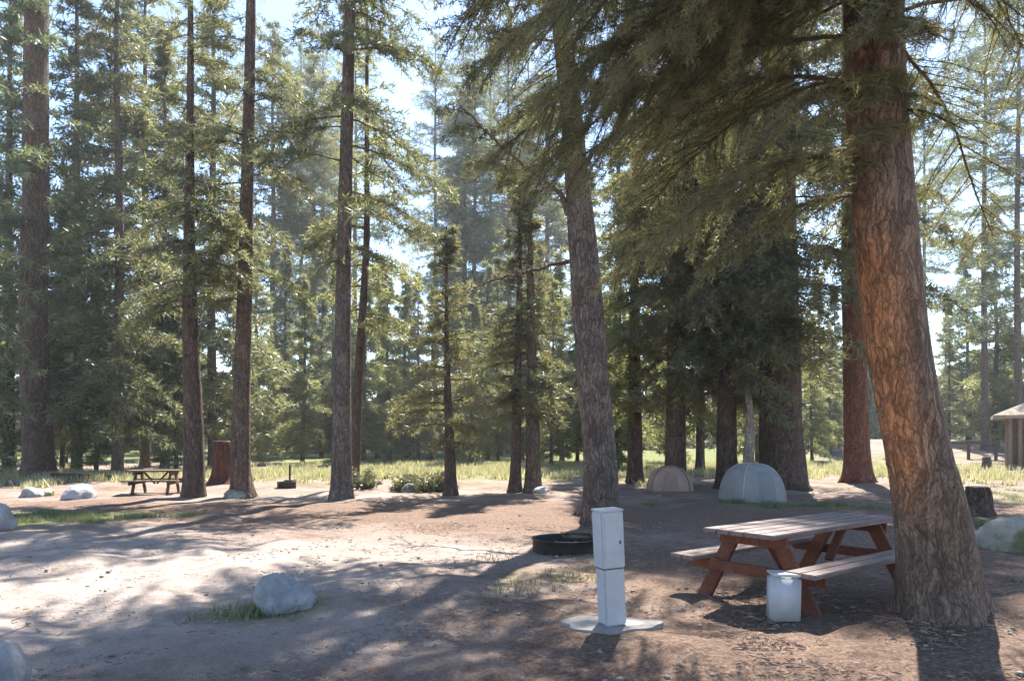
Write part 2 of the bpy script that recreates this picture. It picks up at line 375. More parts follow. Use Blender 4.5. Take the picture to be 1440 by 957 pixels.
# ---------------------------------------------------------------- grass, litter (uncountable)
def blades(name, n, sampler, ln, w, mat, label, cat, seed):
    rng = np.random.default_rng(seed)
    x, y = sampler(rng, n); n = len(x); z = gh(x, y)-.01
    a = rng.uniform(0, 6.28, n); lean = rng.normal(0, .3, (n, 2)); l = ln*rng.uniform(.5, 1.4, n)
    P = np.stack([x, y, z], -1); sd_ = np.stack([np.cos(a), np.sin(a), 0*a], -1)*w/2
    V = np.empty((n, 3, 3)); V[:, 0] = P-sd_; V[:, 1] = P+sd_; V[:, 2] = P+np.stack([lean[:, 0]*l, lean[:, 1]*l, l], -1)
    t = np.repeat(np.clip(rng.normal(.5, .22, n), 0, 1), 3)
    me = np_mesh(name, V.reshape(-1, 3), [(np.arange(n*3).reshape(-1, 3), 0)], [mat], tint=t)
    tag(obj(name, me), label, cat, kind='stuff')
def clumpy(rng, n, boxes):
    xs, ys = [], []
    tot = sum(b[4] for b in boxes)
    for cx, cy, rx, ry, wt in boxes:
        k = int(n*wt/tot); nc = max(6, int(rx*ry*5))
        ccx = cx+rng.normal(0, rx*.6, nc); ccy = cy+rng.normal(0, ry*.6, nc); ch = rng.integers(0, nc, k)
        xs.append(ccx[ch]+rng.normal(0, .16, k)); ys.append(ccy[ch]+rng.normal(0, .16, k))
    return np.concatenate(xs), np.concatenate(ys)
blades('grass', 26000, lambda r, n: clumpy(r, n, [(-9.6, 13.8, 2.6, 1.6, 4), (-2.35, 6.75, .25, .12, .12), (6.3, 17.2, 2.4, .8, 1.5), (10.3, 10.8, 1.9, 1.9, 3), (16, 18, 4, 4, 3), (.2, 8.3, 1.2, .8, .15)]), .10, .014, GRASS_G, 'short green grass growing in patches on the dirt', 'grass', 21)
blades('dry_grass', 42000, lambda r, n: clumpy(r, n, [(-2, 31, 14, 4, 6), (-16, 27, 6, 4, 2), (3, 38, 16, 5, 4), (17, 30, 6, 5, 2)]), .24, .05, GRASS_D, 'pale dry meadow grass behind the camp trees', 'meadow grass', 22)

def litter():
    rng = np.random.default_rng(5)
    # pebbles
    bm = bmesh.new(); bmesh.ops.create_icosphere(bm, subdivisions=1, radius=1)
    bv = np.array([v.co[:] for v in bm.verts]); bf = np.array([[v.index for v in f.verts] for f in bm.faces]); bm.free()
    Vs, Fs = [], []; nv = 0
    n = 4200; d = 2.6+14*rng.random(n)**1.4; px = rng.uniform(-150, 1600, n)
    X = (px-CX)/F*d; Z = gh(X, d)
    for k in range(n):
        r = .004+.024*rng.random()**7
        v = bv*rng.uniform(.7, 1.25, (len(bv), 1))*r*np.array([1.2, 1, .65])
        a = rng.uniform(0, 6.28); v = v@np.array([[math.cos(a), math.sin(a), 0], [-math.sin(a), math.cos(a), 0], [0, 0, 1]])
        Vs.append(v+[X[k], d[k], Z[k]+r*.2]); Fs.append(bf+nv); nv += len(bv)
    me = np_mesh('pebbles', np.concatenate(Vs), [(np.concatenate(Fs), 0)], [rock_mat('pebble', (.14, .125, .11), (.29, .265, .245))], smooth=True)
    tag(obj('pebbles', me), 'small loose stones scattered over the dirt', 'pebbles', kind='stuff')
    # fallen twigs, needles and bark flakes
    n = 60000; d = 2.4+11*rng.random(n)**1.5; px = rng.uniform(-150, 1600, n); X = (px-CX)/F*d
    lit, _ = cover(X, d); dr_ = sum(np.sin(X*math.cos(q)*w_+d*math.sin(q)*w_+p_) for q, w_, p_ in zip(rng.uniform(0, 6.28, 9), rng.uniform(1.5, 7, 9), rng.uniform(0, 6.28, 9)))/3
    keep = rng.random(n) < (.10+.85*lit)*np.clip(.5+.55*dr_, .03, 1.2); X, d = X[keep], d[keep]; n = len(X)
    Z = gh(X, d)+.004; a = rng.uniform(0, 6.28, n); l = rng.uniform(.02, .07, n)*(1+3.0*(rng.random(n) < .03)); ww = rng.uniform(.001, .0028, n)
    dr = np.stack([np.cos(a), np.sin(a), rng.normal(.04, .10, n)], -1); sd_ = np.stack([-np.sin(a), np.cos(a), 0*a], -1)
    P = np.stack([X, d, Z], -1)
    c = [P-sd_*ww[:, None], P+sd_*ww[:, None], P+[0, 0, .006]]
    e = [q+dr*l[:, None] for q in c]
    V = np.stack(c+e, 1).reshape(-1, 3); b = np.arange(n)[:, None]*6
    Q = np.concatenate([b+np.array([0, 2, 5, 3]), b+np.array([2, 1, 4, 5])])
    me = np_mesh('needle_litter', V, [(Q, 0)], [needle_mat('fallen litter', (.09, .055, .04), (.22, .14, .10), (.42, .33, .25), .05)], tint=np.repeat(np.clip(rng.normal(.45, .25, n), 0, 1), 6))
    tag(obj('needle_litter', me), 'brown twigs and fallen needles lying on the ground', 'litter', kind='stuff')
litter()

# ---------------------------------------------------------------- trees with their own trunks
def px_tree(label, cat_name, base, path, bark, seed, top, crown=None, extra=None, sides=20, amp=.05, flare=.45, group=None, flank=None, dz=.35, flare_h=.3, name=None):
    """base=(px,py); path=[(px,py,width_px)...] seen at the trunk's own distance; top=(height, radius) of its hidden tip"""
    x, y = ground_at(*base); z0 = ghs(x, y)
    root = empty(name or cat_name, (x, y, z0), label, 'tree', group)
    P, rad = [], []
    for (px, py, wpx) in path:
        q = at(px, py, y)-np.array([x, y, z0]); P.append(q); rad.append(wpx/2/F*y)
    P = np.array(P); P[0, 2] = 0
    if top: P = np.vstack([P, [P[-1, 0]+top[2] if len(top) > 2 else P[-1, 0], 0, top[0]]]); rad.append(top[1])
    obj('trunk', trunk_mesh('trunk', P, rad, bark, seed, sides, dz, amp, flare, flare_h, flank), root)
    axis = lambda z: np.array([np.interp(z, P[:, 2], P[:, 0]), np.interp(z, P[:, 2], P[:, 1]), z])
    if crown:
        c = Crown(seed+100); crown(c, axis); me = c.mesh('crown', None, c.mats, *c.par); obj('crown', me, root)
    if extra: extra(root, axis, y)
    return root

def cr(z0, z1, Rm, dens_, prof, rise, droop, mats, par, step=.3, sub=.45, tstep=.13, r0=.03, more=None, **kw):
    dens = dens_*1.8
    if par[0] < 9: par = (int(par[0]*2.2), par[1]*1.05, par[2]*1.2, par[3])
    def f(c, axis):
        build_crown(c, axis, z0, z1, Rm, dens, prof, rise, droop, step, sub, tstep, r0, **kw)
        if more: more(c, axis)
        c.mats = mats; c.par = par
    return f
MID = (11, .20, .032, .8)

# the big pine on the right, close to the camera
def main_crown(c, axis):
    rng = c.rng
    # low hanging boughs: (height on trunk, azimuth in degrees, length, rise, droop)
    B = [(3.45, 178, 1.5, .15, .55), (3.7, 200, 2.0, .2, .55), (3.9, 160, 2.3, .2, .55), (4.2, 225, 1.6, .15, .5), (4.35, 185, 2.6, .25, .55), (4.5, 140, 2.4, .2, .6),
         (4.7, 255, 1.3, .1, .5), (4.8, 172, 2.9, .2, .55), (5.0, 205, 2.5, .2, .6), (5.2, 130, 2.6, .2, .6), (5.3, 190, 3.2, .2, .55), (5.5, 280, 1.2, .1, .5), (5.6, 165, 3.2, .15, .55), (5.8, 215, 2.8, .15, .6),
         (5.9, 340, 1.6, .1, .45), (6.0, 20, 1.9, .2, .5), (6.2, 182, 3.3, .1, .55), (6.3, 235, 2.4, .1, .6), (6.5, 150, 3.2, .1, .6), (6.6, 320, 2.2, .1, .6), (6.9, 200, 3.2, .1, .65),
         (7.0, 0, 2.4, .1, .55), (7.2, 265, 2.4, .1, .6), (7.4, 175, 3.2, .1, .6)]
    for z, a, ln, ri, dr in B:
        c.branch(axis(z), R(a)+rng.normal(0, .08), ln*1.02, ri, dr, .022, .11, .36, .045, .18, tint=rng.normal(-.05, .1), wav=.05)
    for k in range(12):                                          # short boughs on the near side of the trunk
        c.branch(axis(rng.uniform(3.55, 5.2)), R(rng.normal(250, 32)), rng.uniform(.5, 1.1), .1, .55, .014, .1, .4, .045, .15, tint=rng.normal(0, .1))
    for k in range(34):                                          # the boughs between, above the frame edge and down the near side
        zz_ = rng.uniform(4.6, 7.6)
        c.branch(axis(zz_), R(rng.choice([rng.normal(182, 26), rng.normal(262, 26), rng.normal(5, 35)], p=[.6, .25, .15])), rng.uniform(1.2, 3.0), rng.uniform(.0, .25), rng.uniform(.45, .65), .018, .12, .36, .045, .2, tint=rng.normal(-.05, .12), wav=.05)
    for k in range(46):  # long boughs added above the frame, out of view, to shade the foreground
        c.branch(axis(rng.uniform(7.4, 11.5)), R(rng.uniform(48, 165)), rng.uniform(3.2, 5.6), rng.uniform(.0, .2), rng.uniform(.2, .4), .035, .3, .36, .11, .22, tint=rng.normal(0, .1), full=False)
    z = 7.6
    while z < 19:
        t = (z-7.6)/11.4
        c.branch(axis(z), rng.uniform(0, 6.28), 3.2*(1-t)**.8*rng.uniform(.6, 1.1)+.3, .1+.3*t, .4, .03, .4, .42, .16, .25, tint=rng.normal(0, .1), full=False); z += rng.exponential(.22)
    c.mats = [ND_OLIVE, TWIG]; c.par = (13, .085, .0068, .65)
PATH10 = [(1330, 880, 112), (1325, 860, 104), (1317, 780, 100), (1305, 700, 92), (1292, 640, 84), (1275, 560, 83), (1261, 480, 84), (1254, 420, 84), (1243, 300, 83), (1232, 150, 80), (1228, 0, 79)]
px_tree('large leaning pine with an orange flank beside the picnic table', 'pine_tree', (1330, 880), PATH10, BARK_MAIN, 10, (20, .05), main_crown, sides=72, amp=.04, flare=.30, dz=.10, flare_h=.22,
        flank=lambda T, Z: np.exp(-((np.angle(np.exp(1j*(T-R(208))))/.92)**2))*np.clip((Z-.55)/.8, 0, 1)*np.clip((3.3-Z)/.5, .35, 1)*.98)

# the scaly trunk in the middle, with two bare limbs
def mid_limbs(root, axis, d):
    rng = np.random.default_rng(77)
    def limb(pts, r0, dy):
        x0 = root.location
        P = np.array([at(px, py, d)-np.array(x0) for px, py in pts]); P[:, 1] += np.linspace(0, dy, len(P))
        u = np.linspace(0, 1, len(P)); uu = np.linspace(0, 1, 22)
        P = np.stack([np.interp(uu, u, P[:, k]) for k in range(3)], -1); P[2:] += rng.normal(0, .02, (20, 3))
        V, Q = tube(P, r0*(1-.85*uu), 7); Vs, Qs, nv = [V], [Q], len(V)
        for k in range(4, 22):
            for _ in range(2):
                e = P[k]+rng.normal(0, .22, 3)+[-.18, 0, rng.normal(.02, .12)]
                V, Q = tube(np.array([P[k], (P[k]+e)/2+rng.normal(0, .03, 3), e]), [.010, .007, .002], 4); Vs.append(V); Qs.append(Q+nv); nv += len(V)
        return np.concatenate(Vs), np.concatenate(Qs), P
    V, Q, P = limb([(822, 330), (800, 300), (788, 272), (765, 255), (735, 240), (705, 212), (680, 190), (650, 165)], .065, -.4)
    o = obj('limb', np_mesh('limb', V, [(Q, 0)], [BARK_GREY], smooth=True), root); o['label'] = 'bare limb curving up to the left'
    V, Q, P2 = limb([(828, 360), (800, 366), (765, 374), (725, 384), (690, 392), (655, 402)], .05, .3)
    o = obj('limb', np_mesh('limb', V, [(Q, 0)], [BARK_GREY], smooth=True), root); o['label'] = 'dead limb reaching level to the left'
def mid_more(c, axis):
    rng = c.rng; o = axis(0)
    base = np.array(ground_at(845, 735)); 
    for k in range(16):                                          # thin foliage carried by the upper limb
        t = rng.random(); px = 790-150*t+rng.normal(0, 10); py = 275-110*t+rng.normal(0, 10)
        p = at(px, py, base[1])-np.array([base[0], base[1], 0]); p[1] -= .4*t
        c.branch(p, R(180)+rng.normal(0, .9), rng.uniform(.4, .9), .1, .3, .008, .22, .4, .13, .2)
    for z, a, ln in ((7.0, 150, 1.0), (7.3, 215, 1.1), (7.5, 250, 1.2), (7.8, 180, 1.4), (8.0, 280, 1.3), (8.2, 20, 1.3), (8.5, 300, 1.5), (8.8, 200, 1.8), (9.0, 230, 1.6), (9.2, 160, 2.0), (9.5, 260, 1.6)):
        c.branch(axis(z), R(a), ln, .1, .6, .025, .2, .4, .10, .2)
px_tree('scaly grey barked pine behind the white post with bare limbs reaching left', 'pine_tree', (845, 735),
        [(847, 735, 52), (843, 640, 46), (836, 560, 44), (826, 430, 43), (818, 330, 38), (811, 250, 33), (804, 170, 30), (792, 60, 27), (786, 0, 25)], BARK_GREY, 7, (19, .04),
        cr(9.9, 18.8, 3.5, 4.8, pine_profile, (.05, .35), .4, [ND_OLIVE, TWIG], (6, .15, .020, .75), .24, .42, .11, more=mid_more, az_bias=(R(185), .42)), mid_limbs, sides=40, amp=.06, flare=.3, dz=.14)  # dense left-biased crown above the frame, shaped to shade the foreground

# trunks of the left half
px_tree('tall thick trunk lit orange part way up near the left edge', 'pine_tree', (55, 668), [(56, 668, 40), (50, 560, 37), (46, 420, 36), (50, 280, 34), (50, 120, 31), (52, 0, 29)], BARK_RED, 1, (30, .06),
        cr(8, 29.5, 2.8, 3.4, fir_profile, (-.15, .3), .3, [ND_FIR, TWIG], (4, .3, .05, .8), .45, .45, .22, full=False), group='tall camp pines')
px_tree('dark slim trunk just left of the reddish trunk behind left campsite', 'pine_tree', (272, 698), [(273, 698, 31), (273, 640, 28), (271, 560, 25), (267, 450, 20), (266, 300, 14), (268, 150, 10)], BARK_DARK, 2, (17, .03),
        cr(5.0, 16.6, 2.3, 3.6, fir_profile, (-.1, .3), .35, [ND_BG, TWIG], MID, drop=.1), amp=.04, flare=.2, group='tall camp pines')
px_tree('straight reddish brown trunk with flared foot left of the small fire ring', 'pine_tree', (341, 696), [(341, 696, 29), (338, 640, 26), (340, 540, 23), (345, 400, 20), (348, 240, 17), (351, 100, 15), (353, 0, 13)], BARK_RED, 3, (22, .04),
        cr(5.0, 21.5, 2.6, 3.2, fir_profile, (-.1, .3), .35, [ND_BG, TWIG], MID, drop=.15), amp=.04, flare=.55, group='tall camp pines')
px_tree('straight grey trunk casting the long shadow, right of the small fire ring', 'pine_tree', (481, 701), [(481, 701, 30), (480, 600, 26), (482, 450, 22), (486, 250, 18), (490, 100, 16), (493, 0, 15)], BARK_GREY, 4, (23, .04),
        cr(6.0, 22, 3.0, 3.6, fir_profile, (-.1, .3), .35, [ND_BG, TWIG], MID, drop=.2), amp=.04, flare=.3, group='tall camp pines')
px_tree('thin trunk standing just behind the straight grey trunk', 'pine_tree', (500, 686), [(498, 686, 14), (502, 560, 12), (510, 430, 10), (516, 340, 9)], BARK_DARK, 5, (17, .02),
        cr(5.0, 16.6, 2.2, 3.4, fir_profile, (0, .35), .3, [ND_LIGHT, TWIG], (4, .2, .03, .8), drop=.1))
px_tree('young conifer with short dark trunk right of the low shrubs', 'fir_tree', (635, 696), [(634, 696, 18), (633, 640, 15), (630, 560, 11), (628, 480, 7)], BARK_DARK, 6, (7.2, .02),
        cr(1.25, 7.1, 1.75, 9, fir_profile, (.1, .45), .35, [ND_OLIVE, TWIG], (5, .16, .024, .8), drop=.05), amp=.04, flare=.4)
px_tree('slim trunk, left one of the close pair behind the fire pit', 'fir_tree', (725, 690), [(725, 690, 16), (726, 600, 14), (729, 480, 10), (731, 400, 8)], BARK_DARK, 8, (9.5, .02),
        cr(2.3, 9.4, 1.6, 7, fir_profile, (.0, .4), .35, [ND_BG, TWIG], (5, .18, .026, .8), drop=.1), flare=.5, group='close pair of firs')
px_tree('thicker paler trunk, right one of the close pair behind the fire pit', 'fir_tree', (750, 690), [(750, 690, 22), (749, 600, 19), (747, 480, 13), (746, 400, 10)], BARK_RED, 9, (9.0, .02),
        cr(2.2, 8.9, 1.8, 7, fir_profile, (.0, .4), .35, [ND_OLIVE, TWIG], (5, .18, .026, .8), drop=.1), flare=.4, group='close pair of firs')
# the shaded stand behind the tents
px_tree('massive dark brown trunk right of the grey dome tent', 'fir_tree', (1100, 686), [(1100, 686, 64), (1098, 600, 56), (1096, 480, 52), (1095, 300, 46), (1094, 100, 40)], BARK_DARK, 11, (24, .06),
        cr(4.4, 23, 5.2, 6.0, pine_profile, (-.1, .25), .35, [ND_OLIVE, TWIG], (4, .22, .034, .8), .34, .42, .16, drop=.06, az_bias=(R(225), .62)), sides=30, amp=.06, flare=.35, group='shaded stand behind the tents')  # crown fattened toward the near left to shade the picnic table
px_tree('dark fir trunk directly behind the grey dome tent', 'fir_tree', (1022, 686), [(1022, 686, 30), (1022, 560, 26), (1020, 400, 22), (1018, 200, 20)], BARK_DARK, 12, (19, .04),
        cr(2.9, 18.6, 3.1, 5.4, pine_profile, (-.1, .3), .35, [ND_BG, TWIG], (5, .22, .034, .8), .32, .42, .15, drop=.05), group='shaded stand behind the tents')
px_tree('brown trunked fir directly behind the brown tent', 'fir_tree', (950, 682), [(950, 682, 30), (950, 560, 26), (952, 400, 22), (954, 200, 20)], BARK_RED, 13, (21, .04),
        cr(2.9, 20.6, 2.9, 5.4, fir_profile, (-.2, .3), .35, [ND_OLIVE, TWIG], (5, .24, .036, .8), .34, .42, .16, drop=.05), group='shaded stand behind the tents')
px_tree('slender fir half hidden between scaly pine trunk and brown tent', 'fir_tree', (893, 678), [(893, 678, 22), (893, 560, 18), (892, 400, 12)], BARK_DARK, 14, (15, .03),
        cr(2.0, 14.6, 2.2, 5, fir_profile, (-.1, .3), .35, [ND_LIGHT, TWIG], (5, .24, .036, .8), .34, .42, .16, drop=.05), group='shaded stand behind the tents')
px_tree('thick red barked trunk between the massive fir and the leaning pine', 'pine_tree', (1208, 678), [(1206, 678, 38), (1204, 600, 33), (1201, 480, 30), (1198, 380, 28), (1197, 200, 26), (1196, 50, 24)], BARK_RUST, 15, (26, .05),
        cr(8.0, 25.5, 3.0, 4, fir_profile, (-.1, .3), .4, [ND_OLIVE, TWIG], (4, .26, .04, .8), .4, .42, .18, drop=.1), sides=28, amp=.05, flare=.5)
px_tree('pale broken snag behind the grey dome tent', 'snag', (1054, 690), [(1054, 690, 18), (1052, 640, 15), (1057, 590, 12), (1051, 545, 8)], BARK_PALE, 17, None, flare=.2, amp=.12)

# ---------------------------------------------------------------- background trees: five kinds, copied
def proto(kind):
    K = {'fir':      (24, 1.6, 3.0, 5.0, fir_profile, (-.2, .3), .35, [ND_FIR, TWIG], (4, .34, .060, .8), .5, .45, .24, BARK_DARK, .34, 31),
         'greyfir':  (25, 2.2, 3.2, 4.4, fir_profile, (-.15, .3), .35, [ND_BG, TWIG], (4, .34, .058, .8), .5, .45, .24, BARK_GREY, .32, 32),
         'pine':     (27, 8.0, 3.0, 3.4, pine_profile, (.0, .4), .3, [ND_BG, TWIG], (4, .36, .055, .9), .55, .45, .26, BARK_RED, .34, 33),
         'openpine': (36, 9.0, 3.6, 2.6, pine_profile, (.0, .5), .35, [ND_BLUE, TWIG], (4, .36, .055, .9), .6, .45, .28, BARK_GREY, .34, 36),
         'bluefir':  (16, .8, 2.5, 5.6, fir_profile, (-.1, .3), .3, [ND_BLUE, TWIG], (4, .32, .06, .8), .45, .45, .22, BARK_DARK, .22, 34),
         'lightfir': (14, .9, 2.5, 5.6, fir_profile, (-.05, .4), .3, [ND_LIGHT, TWIG], (4, .32, .058, .8), .45, .45, .22, BARK_GREY, .2, 35)}[kind]
    H, z0, Rm, dens, prof, rise, droop, mats, par, step, sub, tstep, bark, r, seed = K
    dens *= 2.2; par = (9, .34, .058, .9) if kind == 'openpine' else (11, .36, .068, .85); r *= .66
    rng = np.random.default_rng(seed)
    zz = np.linspace(0, H, 8); P = np.stack([np.cumsum(rng.normal(0, .05, 8)), np.cumsum(rng.normal(0, .05, 8)), zz], -1); P[:, :2] -= P[0, :2]
    rad = r*(1-zz/H)**.8+.02
    tm = trunk_mesh('trunk', P, rad, bark, seed, 12, .6, .05, .35)
    axis = lambda z: np.array([np.interp(z, zz, P[:, 0]), np.interp(z, zz, P[:, 1]), z])
    c = Crown(seed); build_crown(c, axis, z0, H-.2, Rm, dens, prof, rise, droop, step, sub, tstep, .035, full=False, drop=.16)
    return tm, c.mesh('crown', None, mats, *par)
PROTO = {k: proto(k) for k in ('fir', 'greyfir', 'pine', 'openpine', 'bluefir', 'lightfir')}
def bg_tree(kind, px, d, s, label, rz, group='conifers behind the campsites'):
    x = (px-CX)/F*d
    r = empty('pine_tree' if 'pine' in kind else 'fir_tree', (x, d, ghs(x, d)), label, 'tree', group, rz)
    r.scale = (s, s, s)
    tm, cm = PROTO[kind]
    obj('trunk', tm, r); obj('crown', cm, r)
BG = [
 ('fir', -52, 24, .9, 'deep green fir cut off by the left edge of the photo'),
 ('fir', 12, 33, 1.0, 'dark fir behind the thick trunk at the left edge'),
 ('greyfir', 108, 33, 1.0, 'grey green fir behind the long dark log'),
 ('greyfir', 165, 29, .95, 'wide fir with brownish shaded skirt left of the far picnic table'),
 ('pine', 205, 37, 1.0, 'tall pine showing its trunk at the top, above the far picnic table'),
 ('greyfir', 232, 35, .85, 'olive fir directly behind the far picnic table'),
 ('lightfir', 90, 42, 1.2, 'pale fir glimpsed between thick left trunk and grey green fir'),
 ('greyfir', 300, 36, 1.05, 'fir filling the gap above the maroon trunk'),
 ('pine', 385, 60, 1.3, 'tall pine right of the reddish brown trunk, far back'),
 ('bluefir', 400, 52, .95, 'blue green fir far behind the small fire ring'),
 ('lightfir', 365, 47, 1.05, 'pale green fir just right of the reddish brown trunk'),
 ('pine', 440, 66, 1.32, 'tall pine left of the straight grey trunk, far back'),
 ('bluefir', 452, 55, .8, 'short blue green fir left of the straight grey trunk'),
 ('lightfir', 530, 52, 1.0, 'pale green fir right of the thin trunk'),
 ('bluefir', 575, 58, .85, 'blue green fir far behind the low shrubs'),
 ('lightfir', 605, 50, .85, 'pale fir behind the young conifer with short dark trunk'),
 ('pine', 655, 72, 1.3, 'far tall pine above the young conifer'),
 ('lightfir', 685, 50, .95, 'light green fir between young conifer and close pair'),
 ('bluefir', 705, 60, 1.0, 'blue tinted fir far behind left of the close pair'),
 ('greyfir', 760, 52, .6, 'short grey green fir behind the close pair'),
 ('lightfir', 790, 46, .95, 'pale fir right of the close pair'),
 ('greyfir', 830, 40, .65, 'dark fir hidden behind the scaly middle trunk'),
 ('pine', 770, 74, 1.4, 'far tall pine left of the scaly trunk top'),
 ('greyfir', 985, 34, .9, 'fir in deep shade between the two tents, far back'),
 ('greyfir', 870, 36, .85, 'fir right of the scaly trunk, behind slender fir'),
 ('lightfir', 1150, 56, .9, 'pale fir in the gap right of massive trunk'),
 ('bluefir', 1175, 66, .9, 'small blue fir left of the thick red trunk'),
 ('lightfir', 1330, 62, .85, 'bluish pale fir beside the leaning pine right flank'),
 ('bluefir', 1362, 58, 1.0, 'narrow dark fir between leaning pine and cabin'),
 ('lightfir', 1400, 52, 1.25, 'tall pale green fir behind the cabin roof tip'),
 ('lightfir', 350, 40, .62, 'young pale fir showing between reddish trunk and small fire ring'),
 ('lightfir', 425, 43, .78, 'young pale fir behind the small fire ring, right side'),
 ('greyfir', 468, 46, .48, 'low grey green fir behind the straight grey trunk'),
 ('lightfir', 512, 42, .80, 'young yellow green fir directly behind the thin trunk'),
 ('lightfir', 548, 46, .86, 'young yellow green fir above the low dark shrub'),
 ('greyfir', 588, 44, .46, 'bushy olive fir above the wider olive shrub'),
 ('lightfir', 662, 42, .74, 'young pale fir in the gap right of the young conifer'),
 ('greyfir', 700, 44, .50, 'bushy olive fir just left of the close pair'),
 ('lightfir', 775, 38, .70, 'young pale fir filling the gap right of the close pair'),
 ('greyfir', 812, 41, .50, 'bushy olive fir left of the scaly trunk'),
 ('lightfir', 868, 33, .62, 'young pale fir between scaly trunk and slender fir'),
 ('lightfir', 1142, 44, .66, 'young pale fir beyond the massive trunk, in the gap'),
 ('lightfir', 1168, 50, .62, 'small pale fir against the thick red trunk, far back'),
 ('greyfir', 88, 35, .50, 'bushy fir behind the short pale log'),
 ('lightfir', 135, 32, .60, 'young pale fir above the right end of long dark log'),
 ('lightfir', 248, 33, .62, 'young pale fir just left of the dark slim trunk'),
 ('greyfir', 1335, 54, .42, 'low fir beyond the dark log on the dirt bank'),
 ('lightfir', 402, 54, .72, 'pale fir straight above the small fire ring, far back'),
 ('lightfir', 492, 56, .80, 'pale fir in the slit between straight grey trunk and thin trunk, far back'),
 ('lightfir', 572, 52, .95, 'taller yellow green fir far behind the wider olive shrub'),
 ('lightfir', 640, 58, 1.0, 'pale yellow green fir rising straight behind the young conifer'),
 ('lightfir', 735, 48, .82, 'pale fir seen between the trunks of the close pair'),
 ('lightfir', 940, 44, .80, 'sunlit pale fir behind the brown tent stand'),
 ('lightfir', 1065, 42, .80, 'sunlit pale fir in the gap above the grey dome tent'),
 ('lightfir', 325, 44, .80, 'pale fir above the tall maroon stump'),
 ('openpine', 500, 76, 1.3, 'open crowned far pine filling the sky right beside the straight grey trunk'),
 ('openpine', 455, 90, 1.45, 'palest open far pine just left of the straight grey trunk'),
 ('openpine', 668, 70, 1.12, 'open crowned far pine over the tip of the young conifer'),
 ('openpine', 715, 66, 1.10, 'open crowned far pine behind the curved bare limb tip'),
 ('openpine', 1300, 80, 1.15, 'distant open pine in the bright gap beside the leaning trunk'),
 ('openpine', 424, 82, 1.3, 'open crowned far pine left of the straight grey trunk top'),
 ('openpine', 612, 84, 1.32, 'open crowned far pine right of the bright sky gap'),
 ('openpine', 652, 88, 1.4, 'second open crowned far pine right of the sky gap, further right'),
 ('openpine', 690, 78, 1.25, 'open crowned far pine above the bare curved limb'),
 ('openpine', 742, 86, 1.36, 'open crowned far pine just left of scaly trunk top'),
 ('openpine', 1385, 50, .95, 'open crowned pine rising behind the cabin roof tip'),
 ('openpine', 1432, 44, .9, 'open crowned pine at the upper right edge'),
 ('lightfir', 1455, 50, 1.1, 'light green fir above the cabin at right edge'),
]
rr = random.Random(4)
for kind, px, d, s, lab in BG: bg_tree(kind, px, d, s, lab, rr.uniform(0, 6.28))

def far_wood():
    """the wood that closes the view: one mass, far behind"""
    rng = np.random.default_rng(55); c = Crown(56)
    for k in range(150):
        d = rng.uniform(66, 120); px = rng.uniform(-120, 1560); H = rng.uniform(9, 17)
        if 1130 < px < 1200 or 1290 < px < 1340: H *= .7
        x = (px-CX)/F*d; z0 = ghs(x, d)
        ax = lambda z: np.array([x, d, z0+z])
        c.wood(np.array([[x, d, z0-.3], [x, d, z0+H*.5], [x, d, z0+H]]), np.array([.25, .15, .03]), 5)
        build_crown(c, ax, .2, H, 2.9, 5.5, fir_profile, (-.1, .3), .3, .9, .4, .5, .03, full=False, drop=.1)
    me = c.mesh('far_wood', None, [ND_BLUE, TWIG], 7, .6, .19, .85)
    tag(obj('far_wood', me), 'far wood of conifers closing the view behind the meadow', 'wood', kind='stuff')
far_wood()

# ---------------------------------------------------------------- shrubs
def shrub(px, py, wpx, hpx, label, seed):
    x, y = ground_at(px, py); wd = wpx/F*y; h = hpx/F*y
    r = empty('shrub', (x, y, ghs(x, y)), label, 'shrub', 'low shrubs in the meadow')
    c = Crown(seed); rng = c.rng
    for k in range(46):
        c.branch(np.array([rng.normal(0, wd*.12), rng.normal(0, wd*.12), 0]), rng.uniform(0, 6.28), wd*rng.uniform(.25, .55), h/wd*rng.uniform(.8, 2.6), .5, .008, .08, .4, .05, .15, tint=rng.normal(0, .15))
    obj('foliage', c.mesh('foliage', None, [SHRUB, TWIG], 5, .08, .034, .9), r)
shrub(512, 690, 36, 30, 'small round shrub beside the foot of straight grey trunk', 61)
shrub(604, 692, 56, 34, 'wider olive shrub left of the young conifer', 62)
shrub(568, 691, 36, 26, 'low dark shrub above the small meadow rocks', 63)

# ---------------------------------------------------------------- rocks, stumps, logs
def rock(name, loc, size, mat, label, cat, seed, rough=.35, sub=4, group=None, peak=0.0):
    bm = bmesh.new(); bmesh.ops.create_icosphere(bm, subdivisions=sub, radius=1)
    off = Vector((seed*3.1, seed*1.7, seed*.9))
    for v in bm.verts:
        p = v.co.copy(); n = mnoise.fractal(p*1.1+off, 1.0, 2.0, 5)
        cell = mnoise.cell(p*1.6+off)
        q = p*(1+rough*n*.7+rough*.12*(cell-.5))
        if q.z < 0: q.z *= .55
        q.z += peak*max(0, 1-math.hypot(p.x, p.y)*1.3)
        v.co = Vector((q.x*size[0], q.y*size[1], q.z*size[2]))
    me = bpy.data.meshes.new(name); bm.to_mesh(me); bm.free(); me.materials.append(mat)
    me.polygons.foreach_set('use_smooth', np.full(len(me.polygons), True))
    o = obj(name, me); o.location = loc; o.rotation_euler = (0, 0, seed*1.3)
    return tag(o, label, cat, group)
GRAN = rock_mat('granite', (.17, .175, .19), (.33, .33, .335)); GRAN_D = rock_mat('granite dark', (.22, .22, .24), (.36, .35, .35))
MOSSY = rock_mat('mossy boulder', (.24, .225, .19), (.38, .36, .30), (.13, .125, .06))
